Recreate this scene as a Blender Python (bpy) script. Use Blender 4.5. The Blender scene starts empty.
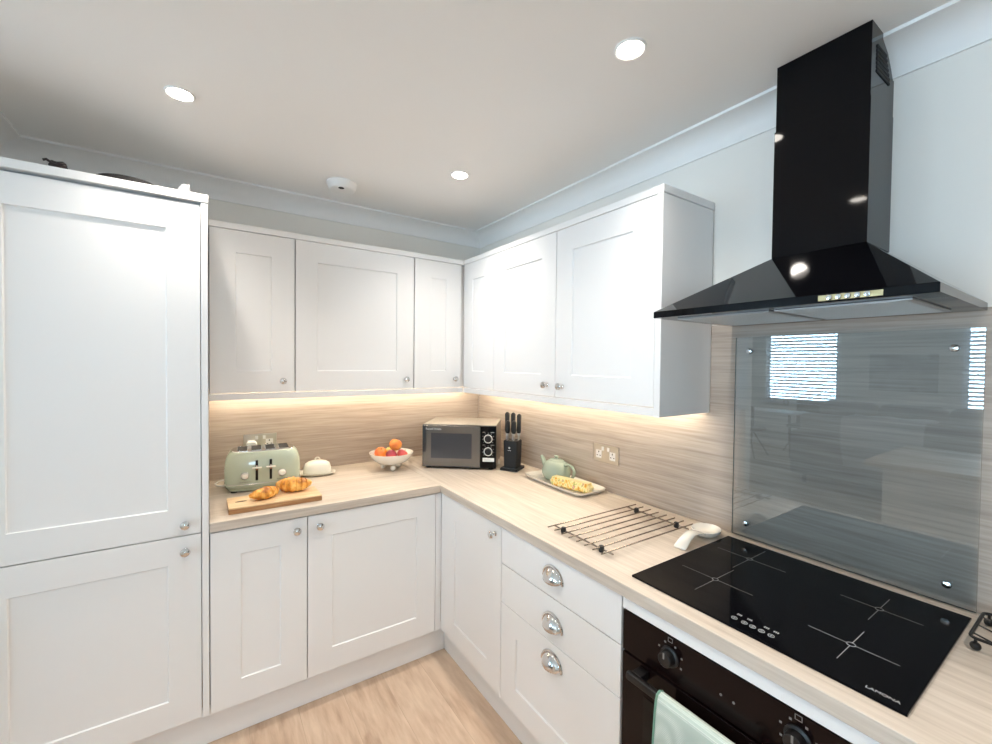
import bpy, bmesh, math, random
from mathutils import Vector, Matrix, noise
PI = math.pi
S = bpy.context.scene
COL = S.collection
random.seed(4)

# ------------------------------------------------------------------ materials
def new_mat(name):
    m = bpy.data.materials.new(name); m.use_nodes = True
    return m, m.node_tree.nodes, m.node_tree.links, m.node_tree.nodes['Principled BSDF']

def plain(name, col, rough=.5, metal=0., coat=0., emit=None, es=0., bump=0., bscale=200., sheen=0., trans=0., ior=1.5, spec=.5):
    m, N, L, B = new_mat(name)
    B.inputs['Base Color'].default_value = (*col, 1)
    B.inputs['Roughness'].default_value = rough
    B.inputs['Metallic'].default_value = metal
    B.inputs['Coat Weight'].default_value = coat
    B.inputs['Coat Roughness'].default_value = .05
    B.inputs['IOR'].default_value = ior
    B.inputs['Specular IOR Level'].default_value = spec
    B.inputs['Transmission Weight'].default_value = trans
    B.inputs['Sheen Weight'].default_value = sheen
    if emit:
        B.inputs['Emission Color'].default_value = (*emit, 1)
        B.inputs['Emission Strength'].default_value = es
    if bump:
        tc = N.new('ShaderNodeTexCoord'); n = N.new('ShaderNodeTexNoise'); b = N.new('ShaderNodeBump')
        n.inputs['Scale'].default_value = bscale; n.inputs['Detail'].default_value = 3
        b.inputs['Strength'].default_value = bump; b.inputs['Distance'].default_value = .002
        L.new(tc.outputs['Object'], n.inputs['Vector']); L.new(n.outputs['Fac'], b.inputs['Height']); L.new(b.outputs['Normal'], B.inputs['Normal'])
    return m

def grain(name, axis, dark, mid, light, rough=.45, along=1.3, across=26., contrast=1.0, knots=0., planks=False):
    """wood with streaks along one world axis"""
    m, N, L, B = new_mat(name)
    tc = N.new('ShaderNodeTexCoord'); mp = N.new('ShaderNodeMapping')
    sc = [across]*3; sc['xyz'.index(axis)] = along
    mp.inputs['Scale'].default_value = sc
    geo = N.new('ShaderNodeNewGeometry')
    L.new(geo.outputs['Position'], mp.inputs['Vector'])
    vec = mp.outputs['Vector']
    plank_col = None
    if planks:
        # plank layout across x, running along y
        sep = N.new('ShaderNodeSeparateXYZ'); L.new(geo.outputs['Position'], sep.inputs[0])
        br = N.new('ShaderNodeTexBrick')
        comb = N.new('ShaderNodeCombineXYZ')
        L.new(sep.outputs['Y'], comb.inputs['X']); L.new(sep.outputs['X'], comb.inputs['Y'])
        L.new(comb.outputs[0], br.inputs['Vector'])
        br.inputs['Scale'].default_value = 1.0
        br.inputs['Brick Width'].default_value = 1.25; br.inputs['Row Height'].default_value = .19
        br.inputs['Mortar Size'].default_value = .0012; br.inputs['Mortar Smooth'].default_value = .1
        br.inputs['Color1'].default_value = (0, 0, 0, 1); br.inputs['Color2'].default_value = (1, 1, 1, 1)
        br.inputs['Mortar'].default_value = (.5, .5, .5, 1); br.offset = .37
        add = N.new('ShaderNodeVectorMath'); add.operation = 'MULTIPLY_ADD'
        L.new(br.outputs['Color'], add.inputs[0]); add.inputs[1].default_value = (7, 3, 5)
        L.new(vec, add.inputs[2]); vec = add.outputs[0]
    n1 = N.new('ShaderNodeTexNoise'); n1.inputs['Scale'].default_value = 1.0; n1.inputs['Detail'].default_value = 5
    n1.inputs['Roughness'].default_value = .62; n1.inputs['Distortion'].default_value = .6
    L.new(vec, n1.inputs['Vector'])
    n2 = N.new('ShaderNodeTexNoise'); n2.inputs['Scale'].default_value = 3.6; n2.inputs['Detail'].default_value = 4
    n2.inputs['Distortion'].default_value = .3
    L.new(vec, n2.inputs['Vector'])
    mx = N.new('ShaderNodeMath'); mx.operation = 'MULTIPLY_ADD'
    L.new(n2.outputs['Fac'], mx.inputs[0]); mx.inputs[1].default_value = .55
    sc1 = N.new('ShaderNodeMath'); sc1.operation = 'MULTIPLY'; L.new(n1.outputs['Fac'], sc1.inputs[0]); sc1.inputs[1].default_value = .55
    L.new(sc1.outputs[0], mx.inputs[2])
    val = mx.outputs[0]
    if planks:
        m2 = N.new('ShaderNodeMath'); m2.operation = 'MULTIPLY_ADD'
        bw = N.new('ShaderNodeRGBToBW'); L.new(br.outputs['Color'], bw.inputs[0])
        L.new(bw.outputs[0], m2.inputs[0]); m2.inputs[1].default_value = .1
        L.new(val, m2.inputs[2]); val = m2.outputs[0]
    cr = N.new('ShaderNodeValToRGB')
    e = cr.color_ramp.elements
    c = .2/contrast
    e[0].position = .55-c; e[0].color = (*dark, 1)
    e[1].position = .55+c; e[1].color = (*light, 1)
    k = e.new(.55); k.color = (*mid, 1)
    L.new(val, cr.inputs['Fac'])
    out = cr.outputs['Color']
    if knots:
        mk = N.new('ShaderNodeMapping'); mk.inputs['Scale'].default_value = (7, 2.2, 2)
        L.new(geo.outputs['Position'], mk.inputs['Vector'])
        v = N.new('ShaderNodeTexVoronoi'); v.inputs['Scale'].default_value = .85
        L.new(mk.outputs[0], v.inputs['Vector'])
        r = N.new('ShaderNodeValToRGB'); r.color_ramp.elements[0].position = .0; r.color_ramp.elements[1].position = .11
        r.color_ramp.elements[0].color = (knots,)*3+(1,); r.color_ramp.elements[1].color = (0, 0, 0, 1)
        L.new(v.outputs['Distance'], r.inputs['Fac'])
        mixk = N.new('ShaderNodeMix'); mixk.data_type = 'RGBA'
        L.new(r.outputs['Color'], mixk.inputs['Factor']); L.new(out, mixk.inputs['A']); mixk.inputs['B'].default_value = (*[x*.55 for x in dark], 1)
        out = mixk.outputs['Result']
    if planks:
        mixm = N.new('ShaderNodeMix'); mixm.data_type = 'RGBA'
        mm = N.new('ShaderNodeMath'); mm.operation = 'MULTIPLY'; L.new(br.outputs['Fac'], mm.inputs[0]); mm.inputs[1].default_value = .25
        L.new(mm.outputs[0], mixm.inputs['Factor']); L.new(out, mixm.inputs['A']); mixm.inputs['B'].default_value = (.16, .1, .06, 1)
        out = mixm.outputs['Result']
    L.new(out, B.inputs['Base Color'])
    B.inputs['Roughness'].default_value = rough
    bp = N.new('ShaderNodeBump'); bp.inputs['Strength'].default_value = .06; bp.inputs['Distance'].default_value = .001
    L.new(val, bp.inputs['Height']); L.new(bp.outputs['Normal'], B.inputs['Normal'])
    return m

def noisy(name, stops, scale=8., rough=.45, detail=3, coat=0., bump=0., coord='Object'):
    m, N, L, B = new_mat(name)
    tc = N.new('ShaderNodeTexCoord'); n = N.new('ShaderNodeTexNoise')
    n.inputs['Scale'].default_value = scale; n.inputs['Detail'].default_value = detail
    L.new(tc.outputs[coord], n.inputs['Vector'])
    cr = N.new('ShaderNodeValToRGB'); e = cr.color_ramp.elements
    e[0].position, e[0].color = stops[0][0], (*stops[0][1], 1)
    e[1].position, e[1].color = stops[-1][0], (*stops[-1][1], 1)
    for p, c in stops[1:-1]:
        k = e.new(p); k.color = (*c, 1)
    L.new(n.outputs['Fac'], cr.inputs['Fac']); L.new(cr.outputs['Color'], B.inputs['Base Color'])
    B.inputs['Roughness'].default_value = rough; B.inputs['Coat Weight'].default_value = coat
    if bump:
        b = N.new('ShaderNodeBump'); b.inputs['Strength'].default_value = bump; b.inputs['Distance'].default_value = .003
        L.new(n.outputs['Fac'], b.inputs['Height']); L.new(b.outputs['Normal'], B.inputs['Normal'])
    return m

M = {}
M['wall'] = plain('wall_paint', (.83, .795, .74), .75, bump=.05, bscale=350)
M['ceiling'] = plain('ceiling_paint', (.88, .865, .845), .85)
M['cab'] = plain('white_cabinet', (.84, .83, .82), .38, bump=.02, bscale=500)
M['carcass'] = plain('white_carcass', (.78, .77, .76), .45)
LD, LM, LL = (.46, .385, .315), (.575, .495, .415), (.67, .59, .51)
M['top_x'] = grain('oak_laminate_x', 'x', LD, LM, LL, .42, along=1.5, across=30)
M['top_y'] = grain('oak_laminate_y', 'y', LD, LM, LL, .42, along=1.5, across=30)
SD, SM, SL = (.26, .205, .165), (.42, .345, .285), (.56, .48, .405)
M['spl_x'] = grain('oak_splash_x', 'x', SD, SM, SL, .5, along=1.2, across=34, contrast=.75)
M['spl_y'] = grain('oak_splash_y', 'y', SD, SM, SL, .5, along=1.2, across=34, contrast=.75)
M['floor'] = grain('oak_planks', 'y', (.38, .25, .165), (.56, .40, .285), (.68, .52, .385), .42, along=1.8, across=11, contrast=1.0, knots=.75, planks=True)
M['chrome'] = plain('chrome', (.72, .71, .70), .12, 1.)
M['steel'] = plain('brushed_steel', (.62, .60, .57), .28, 1.)
M['rod'] = plain('rod_steel', (.30, .26, .23), .25, 1.)
M['nickel'] = plain('satin_nickel', (.60, .55, .48), .3, 1.)
M['warm_reflection'] = plain('warm_reflection', (.50, .40, .22), .3, 1.)  # warm reflection around the hood buttons, put into the metal colour
M['black_gloss'] = plain('black_gloss', (.002, .002, .003), .05, 0., spec=.2)
M['black'] = plain('black_plastic', (.008, .007, .007), .35, spec=.35)
M['black_matte'] = plain('black_matte', (.010, .010, .011), .55, spec=.3)
M['hob'] = plain('hob_glass', (.003, .003, .004), .05, spec=.06)
M['oven'] = plain('oven_black', (.007, .003, .003), .16, spec=.14)
M['rubber'] = plain('black_rubber', (.01, .01, .01), .7)
M['print'] = plain('grey_print', (.42, .42, .42), .5)
M['print_dim'] = plain('dim_print', (.20, .19, .18), .5)
M['white_plastic'] = plain('white_plastic', (.82, .81, .79), .35)
M['ceramic'] = plain('white_ceramic', (.84, .80, .73), .22, coat=.5)
M['cream'] = plain('cream_ceramic', (.84, .80, .70), .3, coat=.3)
M['sage'] = plain('sage_enamel', (.47, .53, .41), .22, coat=.7)
M['teapot'] = plain('sage_stoneware', (.36, .43, .34), .25, coat=.5)
M['filter'] = plain('hood_filter', (.42, .42, .42), .4, .6)
M['screw'] = plain('chrome_screw', (.75, .75, .75), .18, 1.)
M['dark_brown'] = plain('dark_brown', (.03, .018, .018), .4)
M['clear_film'] = plain('clear_film', (.85, .85, .85), .25, trans=.4)
M['sofa'] = plain('grey_fabric', (.27, .27, .275), .9, sheen=.3, bump=.3, bscale=400)
M['throw'] = plain('pale_throw', (.62, .62, .62), .9, sheen=.2)
M['chair'] = plain('charcoal_seat', (.05, .05, .055), .6)
M['blind'] = plain('white_slat', (.85, .87, .88), .5)
M['upvc'] = plain('white_frame', (.85, .86, .87), .35)
M['island'] = plain('cream_unit', (.80, .77, .72), .45)
M['art'] = noisy('grey_print_art', [(.35, (.25, .26, .27)), (.6, (.5, .5, .5)), (.75, (.12, .12, .13))], 3)
M['peach'] = noisy('peach_skin', [(.33, (.72, .14, .04)), (.5, (.86, .34, .06)), (.68, (.92, .55, .16))], 9, .5)
M['nectarine'] = noisy('orange_nectarine', [(.35, (.60, .09, .02)), (.55, (.84, .25, .03)), (.7, (.9, .42, .08))], 9, .35)
M['apple'] = noisy('yellow_apple', [(.35, (.60, .55, .12)), (.55, (.85, .68, .22)), (.7, (.85, .45, .15))], 7, .3)
M['plum'] = noisy('red_plum', [(.35, (.20, .012, .03)), (.55, (.42, .03, .05)), (.72, (.6, .10, .09))], 9, .3)
M['pink_fruit'] = noisy('pink_red_skin', [(.35, (.38, .03, .04)), (.55, (.60, .09, .08)), (.72, (.72, .22, .14))], 9, .35)
M['stalk'] = plain('fruit_stalk', (.1, .06, .03), .7)
M['croissant'] = noisy('baked_crust', [(.34, (.34, .10, .012)), (.5, (.72, .31, .04)), (.66, (.90, .56, .17))], 28, .4, bump=.5)
M['board'] = grain('acacia_board', 'x', (.56, .36, .18), (.72, .51, .29), (.80, .63, .41), .45, along=3, across=30)
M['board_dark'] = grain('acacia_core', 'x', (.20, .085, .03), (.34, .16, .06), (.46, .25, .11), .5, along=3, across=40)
M['packet'] = noisy('printed_packet', [(.34, (.72, .30, .03)), (.44, (.92, .66, .18)), (.55, (.93, .80, .46)), (.62, (.45, .48, .08)), (.70, (.80, .30, .30))], 60, .35, 2, .3)
M['packet_top'] = plain('yellow_film', (.90, .76, .38), .3, coat=.3)
M['waffle_edge'] = plain('green_piping', (.16, .30, .23), .9)

def waffle():
    m, N, L, B = new_mat('green_waffle_cloth')
    tc = N.new('ShaderNodeTexCoord'); ck = N.new('ShaderNodeTexWave'); ck.wave_type = 'BANDS'; ck.bands_direction = 'Z'
    ck.inputs['Scale'].default_value = 75; L.new(tc.outputs['Object'], ck.inputs['Vector'])
    c2 = N.new('ShaderNodeTexWave'); c2.bands_direction = 'Y'; c2.inputs['Scale'].default_value = 75; L.new(tc.outputs['Object'], c2.inputs['Vector'])
    mu = N.new('ShaderNodeMath'); mu.operation = 'MULTIPLY'; L.new(ck.outputs['Fac'], mu.inputs[0]); L.new(c2.outputs['Fac'], mu.inputs[1])
    cr = N.new('ShaderNodeValToRGB'); cr.color_ramp.elements[0].color = (.46, .54, .48, 1); cr.color_ramp.elements[1].color = (.70, .75, .69, 1)
    L.new(mu.outputs[0], cr.inputs['Fac']); L.new(cr.outputs['Color'], B.inputs['Base Color'])
    b = N.new('ShaderNodeBump'); b.inputs['Strength'].default_value = .5; b.inputs['Distance'].default_value = .002
    L.new(mu.outputs[0], b.inputs['Height']); L.new(b.outputs['Normal'], B.inputs['Normal'])
    B.inputs['Roughness'].default_value = .9
    return m
M['towel'] = waffle()

def glass_panel(name, tint, ior=1.6):
    """clear toughened glass: passes light straight on, mirrors by Fresnel"""
    m, N, L, B = new_mat(name)
    out = N['Material Output']; N.remove(B)
    t = N.new('ShaderNodeBsdfTransparent'); t.inputs['Color'].default_value = (*tint, 1)
    g = N.new('ShaderNodeBsdfGlossy'); g.inputs['Roughness'].default_value = 0.0; g.inputs['Color'].default_value = (.95, 1, 1, 1)
    f = N.new('ShaderNodeFresnel'); f.inputs['IOR'].default_value = ior
    mx = N.new('ShaderNodeMixShader')
    L.new(f.outputs[0], mx.inputs[0]); L.new(t.outputs[0], mx.inputs[1]); L.new(g.outputs[0], mx.inputs[2]); L.new(mx.outputs[0], out.inputs['Surface'])
    return m
M['splash_glass'] = glass_panel('splashback_glass', (.995, .998, .998), 1.72)
M['glass_edge'] = plain('green_glass_edge', (.10, .16, .16), .2)
M['pane'] = glass_panel('window_glass', (.97, .98, .98), 1.3)

def emitter(name, col, st):
    m, N, L, B = new_mat(name)
    out = N['Material Output']; N.remove(B)
    e = N.new('ShaderNodeEmission'); e.inputs['Color'].default_value = (*col, 1); e.inputs['Strength'].default_value = st
    L.new(e.outputs[0], out.inputs['Surface'])
    return m
M['led'] = emitter('warm_led', (1, .88, .69), 38.)
M['bulb'] = emitter('downlight_bulb', (1, .93, .84), 40.)
M['mw_glass'] = plain('microwave_mirror', (.16, .15, .14), .10, .6, coat=.4)
M['mw_window'] = plain('microwave_window', (.07, .075, .09), .10, .6, coat=.3)
M['mw_top'] = plain('microwave_case', (.34, .30, .26), .35, .5)

# ------------------------------------------------------------------ mesh tools
def BM(): return bmesh.new()

def box(bm, x0, x1, y0, y1, z0, z1, bev=0., seg=2):
    r = bmesh.ops.create_cube(bm, size=1.)
    vs = r['verts']
    for v in vs:
        v.co = Vector((x0+(v.co.x+.5)*(x1-x0), y0+(v.co.y+.5)*(y1-y0), z0+(v.co.z+.5)*(z1-z0)))
    if bev:
        es = list({e for v in vs for e in v.link_edges})
        bmesh.ops.bevel(bm, geom=es, offset=bev, segments=seg, profile=.5, affect='EDGES')
    return bm

def xform(bm, mat, verts=None):
    bmesh.ops.transform(bm, matrix=mat, verts=verts or bm.verts[:])
    return bm

def lathe(bm, prof, seg=32, center=(0, 0, 0), axis='z', caps=True):
    rings = []
    c = Vector(center)
    for r, h in prof:
        ring = []
        for i in range(seg):
            a = 2*PI*i/seg
            p = (r*math.cos(a), r*math.sin(a), h)
            if axis == 'x': p = (h, p[0], p[1])
            elif axis == 'y': p = (p[0], h, p[1])
            ring.append(bm.verts.new(c+Vector(p)))
        rings.append(ring)
    for a, b in zip(rings, rings[1:]):
        for i in range(seg):
            j = (i+1) % seg
            bm.faces.new((a[i], a[j], b[j], b[i]))
    if caps:
        bm.faces.new(rings[0][::-1]); bm.faces.new(rings[-1])
    bmesh.ops.recalc_face_normals(bm, faces=bm.faces[:])
    return bm

def loft(bm, rings, n=40, caps=True):
    """rings: (z, cx, cy, hx, hy, exponent) superellipse sections"""
    R = []
    for z, cx, cy, hx, hy, ex in rings:
        ring = []
        for i in range(n):
            a = 2*PI*i/n
            ca, sa = math.cos(a), math.sin(a)
            ring.append(bm.verts.new((cx+hx*math.copysign(abs(ca)**(2/ex), ca), cy+hy*math.copysign(abs(sa)**(2/ex), sa), z)))
        R.append(ring)
    for a, b in zip(R, R[1:]):
        for i in range(n):
            j = (i+1) % n
            bm.faces.new((a[i], a[j], b[j], b[i]))
    if caps:
        bm.faces.new(R[0][::-1]); bm.faces.new(R[-1])
    bmesh.ops.recalc_face_normals(bm, faces=bm.faces[:])
    return bm

def tube(bm, pts, r, seg=8, closed=False, radii=None):
    pts = [Vector(p) for p in pts]; n = len(pts)
    R = []; prev = None
    for i, p in enumerate(pts):
        if closed: t = pts[(i+1) % n]-pts[i-1]
        else: t = pts[min(i+1, n-1)]-pts[max(i-1, 0)]
        t.normalize()
        if prev is None:
            u = t.orthogonal().normalized()
        else:
            u = prev-t*prev.dot(t)
            if u.length < 1e-5: u = t.orthogonal()
            u.normalize()
        prev = u; w = t.cross(u)
        rr = radii[i] if radii else r
        R.append([bm.verts.new(p+rr*(math.cos(2*PI*k/seg)*u+math.sin(2*PI*k/seg)*w)) for k in range(seg)])
    m = n if closed else n-1
    for i in range(m):
        a, b = R[i], R[(i+1) % n]
        for k in range(seg):
            j = (k+1) % seg
            bm.faces.new((a[k], a[j], b[j], b[k]))
    if not closed:
        bm.faces.new(R[0][::-1]); bm.faces.new(R[-1])
    bmesh.ops.recalc_face_normals(bm, faces=bm.faces[:])
    return bm

def arc(c, r, a0, a1, n, plane='xz'):
    out = []
    for i in range(n+1):
        a = a0+(a1-a0)*i/n
        p = (r*math.cos(a), r*math.sin(a))
        out.append({'xz': (c[0]+p[0], c[1], c[2]+p[1]), 'yz': (c[0], c[1]+p[0], c[2]+p[1]), 'xy': (c[0]+p[0], c[1]+p[1], c[2])}[plane])
    return out

def prism(bm, poly, axis, a0, a1):
    """poly of 2D points extruded along an axis: x -> (y,z), y -> (x,z), z -> (x,y)"""
    def P(p, h): return {'x': (h, p[0], p[1]), 'y': (p[0], h, p[1]), 'z': (p[0], p[1], h)}[axis]
    A = [bm.verts.new(P(p, a0)) for p in poly]; B = [bm.verts.new(P(p, a1)) for p in poly]
    n = len(poly)
    for i in range(n):
        j = (i+1) % n
        bm.faces.new((A[i], A[j], B[j], B[i]))
    bm.faces.new(A[::-1]); bm.faces.new(B)
    bmesh.ops.recalc_face_normals(bm, faces=bm.faces[:])
    return bm

def ball(bm, c, r, sx=1, sy=1, sz=1, u=20, v=12):
    m = Matrix.Translation(c) @ Matrix.Diagonal((r*sx, r*sy, r*sz, 1))
    bmesh.ops.create_uvsphere(bm, u_segments=u, v_segments=v, radius=1, matrix=m)
    return bm

def obj(name, bm, mat, parent=None, smooth=35, bevel=0.):
    me = bpy.data.meshes.new(name); bm.to_mesh(me); bm.free()
    for m in (mat if isinstance(mat, (list, tuple)) else [mat]): me.materials.append(m)
    if smooth:
        for p in me.polygons: p.use_smooth = True
        me.set_sharp_from_angle(angle=math.radians(smooth))
    o = bpy.data.objects.new(name, me); COL.objects.link(o)
    if parent: o.parent = parent
    if bevel:
        b = o.modifiers.new('edge', 'BEVEL'); b.width = bevel; b.segments = 2; b.limit_method = 'ANGLE'; b.angle_limit = math.radians(40)
    if 0 < smooth <= 40 and len(me.polygons) < 400:
        wn = o.modifiers.new('normals', 'WEIGHTED_NORMAL'); wn.keep_sharp = True; wn.weight = 100
    return o

def tag(o, label, cat, group=None, kind=None):
    o['label'] = label; o['category'] = cat
    if group: o['group'] = group
    if kind: o['kind'] = kind
    return o

def thing(name, label, cat, loc=(0, 0, 0), rz=0., group=None):
    o = bpy.data.objects.new(name, None); COL.objects.link(o)
    o.location = loc; o.rotation_euler = (0, 0, rz); o.empty_display_size = .05
    return tag(o, label, cat, group)

def struct(name, bm, mat, label=None, **k):
    o = obj(name, bm, mat, **k); o['kind'] = 'structure'
    if label: o['label'] = label
    return o

def lettering(name, txt, size, mat, parent, mtx, extr=.0003, bold=0.):
    cu = bpy.data.curves.new(name+'_curve', 'FONT'); cu.body = txt; cu.size = size; cu.extrude = extr
    cu.align_x = 'CENTER'; cu.align_y = 'CENTER'; cu.offset = bold
    t = bpy.data.objects.new(name+'_tmp', cu); COL.objects.link(t)
    dg = bpy.context.evaluated_depsgraph_get()
    me = bpy.data.meshes.new_from_object(t.evaluated_get(dg))
    bpy.data.objects.remove(t)
    me.transform(mtx); me.materials.clear(); me.materials.append(mat)
    o = bpy.data.objects.new(name, me); COL.objects.link(o); o.parent = parent
    return o

# ------------------------------------------------------------------ the room
H = 2.468
WX, EX, NY, SY = -7.6, 0., 2.6, -5.2
def slab(name, *b, mat='wall'): return struct(name, box(BM(), *b), M[mat], smooth=0)
slab('floor', WX-.1, EX+.1, SY-.1, NY+.1, -.1, 0, mat='floor')
slab('ceiling', WX-.1, EX+.1, SY-.1, NY+.1, H, H+.1, mat='ceiling')
slab('wall_north', -2.4, EX+.1, 0, .1, 0, H)
slab('wall_east', EX, EX+.1, SY-.1, 0, 0, H)
FILL_WIN = (-2.2, -1.78, 1.42, 2.0)          # added window behind the camera, unseen source of frontal fill daylight
bm = BM()
box(bm, WX-.1, FILL_WIN[0], SY-.1, SY, 0, H); box(bm, FILL_WIN[1], EX, SY-.1, SY, 0, H); box(bm, FILL_WIN[0], FILL_WIN[1], SY-.1, SY, 0, FILL_WIN[2]); box(bm, FILL_WIN[0], FILL_WIN[1], SY-.1, SY, FILL_WIN[3], H)
struct('wall_south', bm, M['wall'], smooth=0)
slab('wall_partition', -2.5, -2.4, -.74, NY, 0, H)
slab('wall_lounge', WX-.1, -2.5, NY, NY+.1, 0, H)

# west wall: two windows mirrored in the splashback, the third added for daylight
wins = [(.22, 1.42, .86, 2.2), (-2.75, -1.27, .78, 2.2), (-5.0, -3.2, .12, 2.2)]
bm = BM()
ys = [NY+.1]
for a, b, z0, z1 in wins:
    box(bm, WX-.1, WX, b, ys[-1], 0, H); box(bm, WX-.1, WX, a, b, 0, z0); box(bm, WX-.1, WX, a, b, z1, H); ys.append(a)
box(bm, WX-.1, WX, SY-.1, ys[-1], 0, H)
struct('wall_west', bm, M['wall'], smooth=0)
for i, (a, b, z0, z1) in enumerate(wins+[FILL_WIN]):
    w = bpy.data.objects.new('window_%d' % (i+1), None); COL.objects.link(w); w['kind'] = 'structure'
    w['label'] = 'white framed window with venetian blind in the lounge wall'  # shared by the third lounge window, an unseen addition for more daylight
    w.location = (WX, (a+b)/2, z0)
    if i == 3:
        w.location = ((a+b)/2, SY, z0); w.rotation_euler = (0, 0, PI/2); w['label'] = 'unseen white framed window added for fill daylight opposite the toaster'
    hw = (b-a)/2; h = z1-z0
    bm = BM()
    for (p, q, r, s) in ((-hw, hw, 0, .055), (-hw, hw, h-.055, h), (-hw, -hw+.055, .055, h-.055), (hw-.055, hw, .055, h-.055)):
        box(bm, -.09, -.03, p, q, r, s)
    obj('window_frame', bm, M['upvc'], w, 0)
    obj('pane', box(BM(), -.062, -.056, -hw+.05, hw-.05, .05, h-.05), M['pane'], w, 0)
    obj('window_sill', box(BM(), -.02, .10, -hw-.04, hw+.04, -.03, -.002, .006), M['upvc'], w)
    if i == 3: continue
    t = thing('venetian_blind', ['white venetian blind on the lounge window behind the dining table', 'white venetian blind on the lounge window beyond the sofa arm', 'long white venetian blind on the added tall lounge window nearest the south corner'][i], 'blind', (WX, (a+b)/2, z0), 0, 'venetian blinds in the lounge')
    bm = BM(); n = int((h-.08)/.062)
    for k in range(n):
        z = .035+k*.062
        m = Matrix.Translation((.012, 0, z)) @ Matrix.Rotation(math.radians(-38), 4, 'Y')
        b2 = BM(); box(b2, -.027, .027, -hw+.012, hw-.012, -.0012, .0012); b2.transform(m)
        me = bpy.data.meshes.new('t'); b2.to_mesh(me); b2.free(); bm.from_mesh(me); bpy.data.meshes.remove(me)
    obj('slat', bm, M['blind'], t, 0)
    obj('head_rail', box(BM(), -.014, .03, -hw+.008, hw-.008, h-.05, h-.004, .003), M['blind'], t)
    bm = BM()
    for q in (-.7, 0, .7): tube(bm, [(.012, q*hw, .02), (.012, q*hw, h-.05)], .0012, 5)
    obj('ladder_cord', bm, M['blind'], t)

# coving round the kitchen: lip, concave cove, lower lip
def cove_poly(s):
    c0, c1 = .1, .089
    p = [(0, H), (c0, H), (c0, H-.010), (c0-.012, H-.012)]
    n = 6
    for i in range(n+1):
        a = i/n
        # quarter curve from the upper lip down to the wall
        x = (c0-.012)*(1-math.sin(a*PI/2))+.008; z = H-.012-(c1-.016)*(1-math.cos(a*PI/2))
        p.append((x, z))
    p += [(.008, H-c1), (0, H-c1)]
    return [(s*x, z) for x, z in p]
struct('trim_1', prism(BM(), cove_poly(-1), 'x', -2.4, 0), M['ceiling'], smooth=25)       # placed below
bpy.data.objects['trim_1'].location = (0, 0, 0)
struct('trim_2', prism(BM(), cove_poly(-1), 'y', SY, -.0), M['ceiling'], smooth=25)
struct('trim_3', prism(BM(), [(-2.4+x, z) for x, z in cove_poly(1)], 'y', -.74, -.0), M['ceiling'], smooth=25)
struct('trim_4', box(BM(), -.016, -.001, SY, -3.2, 0, .12, .003), M['cab'])

# ------------------------------------------------------------------ cabinet kit (local: x along the run, front towards -y, z up)
DT = .02
def door_mesh(w, h, frame=.102, rec=.006, ch=.009, flat=False):
    bm = BM()
    if flat:
        return box(bm, 0, w, 0, DT, 0, h, .0015, 2)
    f = frame
    O = [(0, 0), (w, 0), (w, h), (0, h)]
    def ring(ins, y): return [bm.verts.new((x+(ins if i in (0, 3) else -ins), y, z+(ins if i in (0, 1) else -ins))) for i, (x, z) in enumerate(O)]
    e = .0015
    rings = [ring(0, DT), ring(0, e), ring(e, 0), ring(f, 0), ring(f+ch*.35, rec*.8), ring(f+ch, rec)]
    for a, b in zip(rings, rings[1:]):
        for i in range(4):
            j = (i+1) % 4
            bm.faces.new((a[i], a[j], b[j], b[i]))
    bm.faces.new(rings[0][::-1]); bm.faces.new(rings[-1])
    bmesh.ops.recalc_face_normals(bm, faces=bm.faces[:])
    return bm

def knob_mesh(x, z):
    prof = [(.0095, 0), (.0095, -.003), (.0055, -.006), (.005, -.014), (.009, -.019), (.0155, -.023), (.0165, -.027), (.0145, -.031), (.008, -.034), (.0005, -.0345)]
    return lathe(BM(), prof, 24, (x, 0, z), 'y')

def cup_mesh(x, z, w=.090, h=.040, d=.028):
    bm = BM()
    nu, nv = 20, 10
    def shell(k):
        G = []
        for j in range(nv+1):
            v = PI/2*j/nv
            row = []
            for i in range(nu+1):
                u = PI*i/nu
                # quarter ellipsoid, opening downwards
                px = -w/2*k*math.cos(u)*1.0
                s = math.sin(u)
                pz = h*k*s*math.cos(v); py = -d*k*s*math.sin(v)
                row.append(bm.verts.new((x+px, py, z+pz-(.010*math.sin(v)*s))))
            G.append(row)
        for j in range(nv):
            for i in range(nu):
                try: bm.faces.new((G[j][i], G[j][i+1], G[j+1][i+1], G[j+1][i]))
                except ValueError: pass
        return G
    shell(1.0)
    # rolled rim plate round the dome
    pts = [(x-(w/2+.006)*math.cos(PI*i/24), -.002, z-.004+(h+.008)*math.sin(PI*i/24)) for i in range(25)]
    tube(bm, pts, .0042, 6)
    bmesh.ops.remove_doubles(bm, verts=bm.verts[:], dist=1e-5)
    bmesh.ops.recalc_face_normals(bm, faces=bm.faces[:])
    return bm

def put_door(parent, name, x0, x1, z0, z1, yf, knob=None, flat=False, cup=None, frame=.102):
    d = obj(name, door_mesh(x1-x0, z1-z0, frame, flat=flat), M['cab'], parent, 25)
    d.location = (x0, yf, z0)
    if knob:
        k = obj('knob', knob_mesh(0, 0), M['chrome'], d); k.location = (knob[0]-x0, 0, knob[1]-z0)
    if cup:
        k = obj('cup_handle', cup_mesh(0, 0), M['chrome'], d); k.location = (cup[0]-x0, 0, cup[1]-z0)
        so = k.modifiers.new('thick', 'SOLIDIFY'); so.thickness = .0015; so.offset = 0
    return d
RB = -PI/2   # wall B runs: local x -> world -y, front -> world -x

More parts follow.
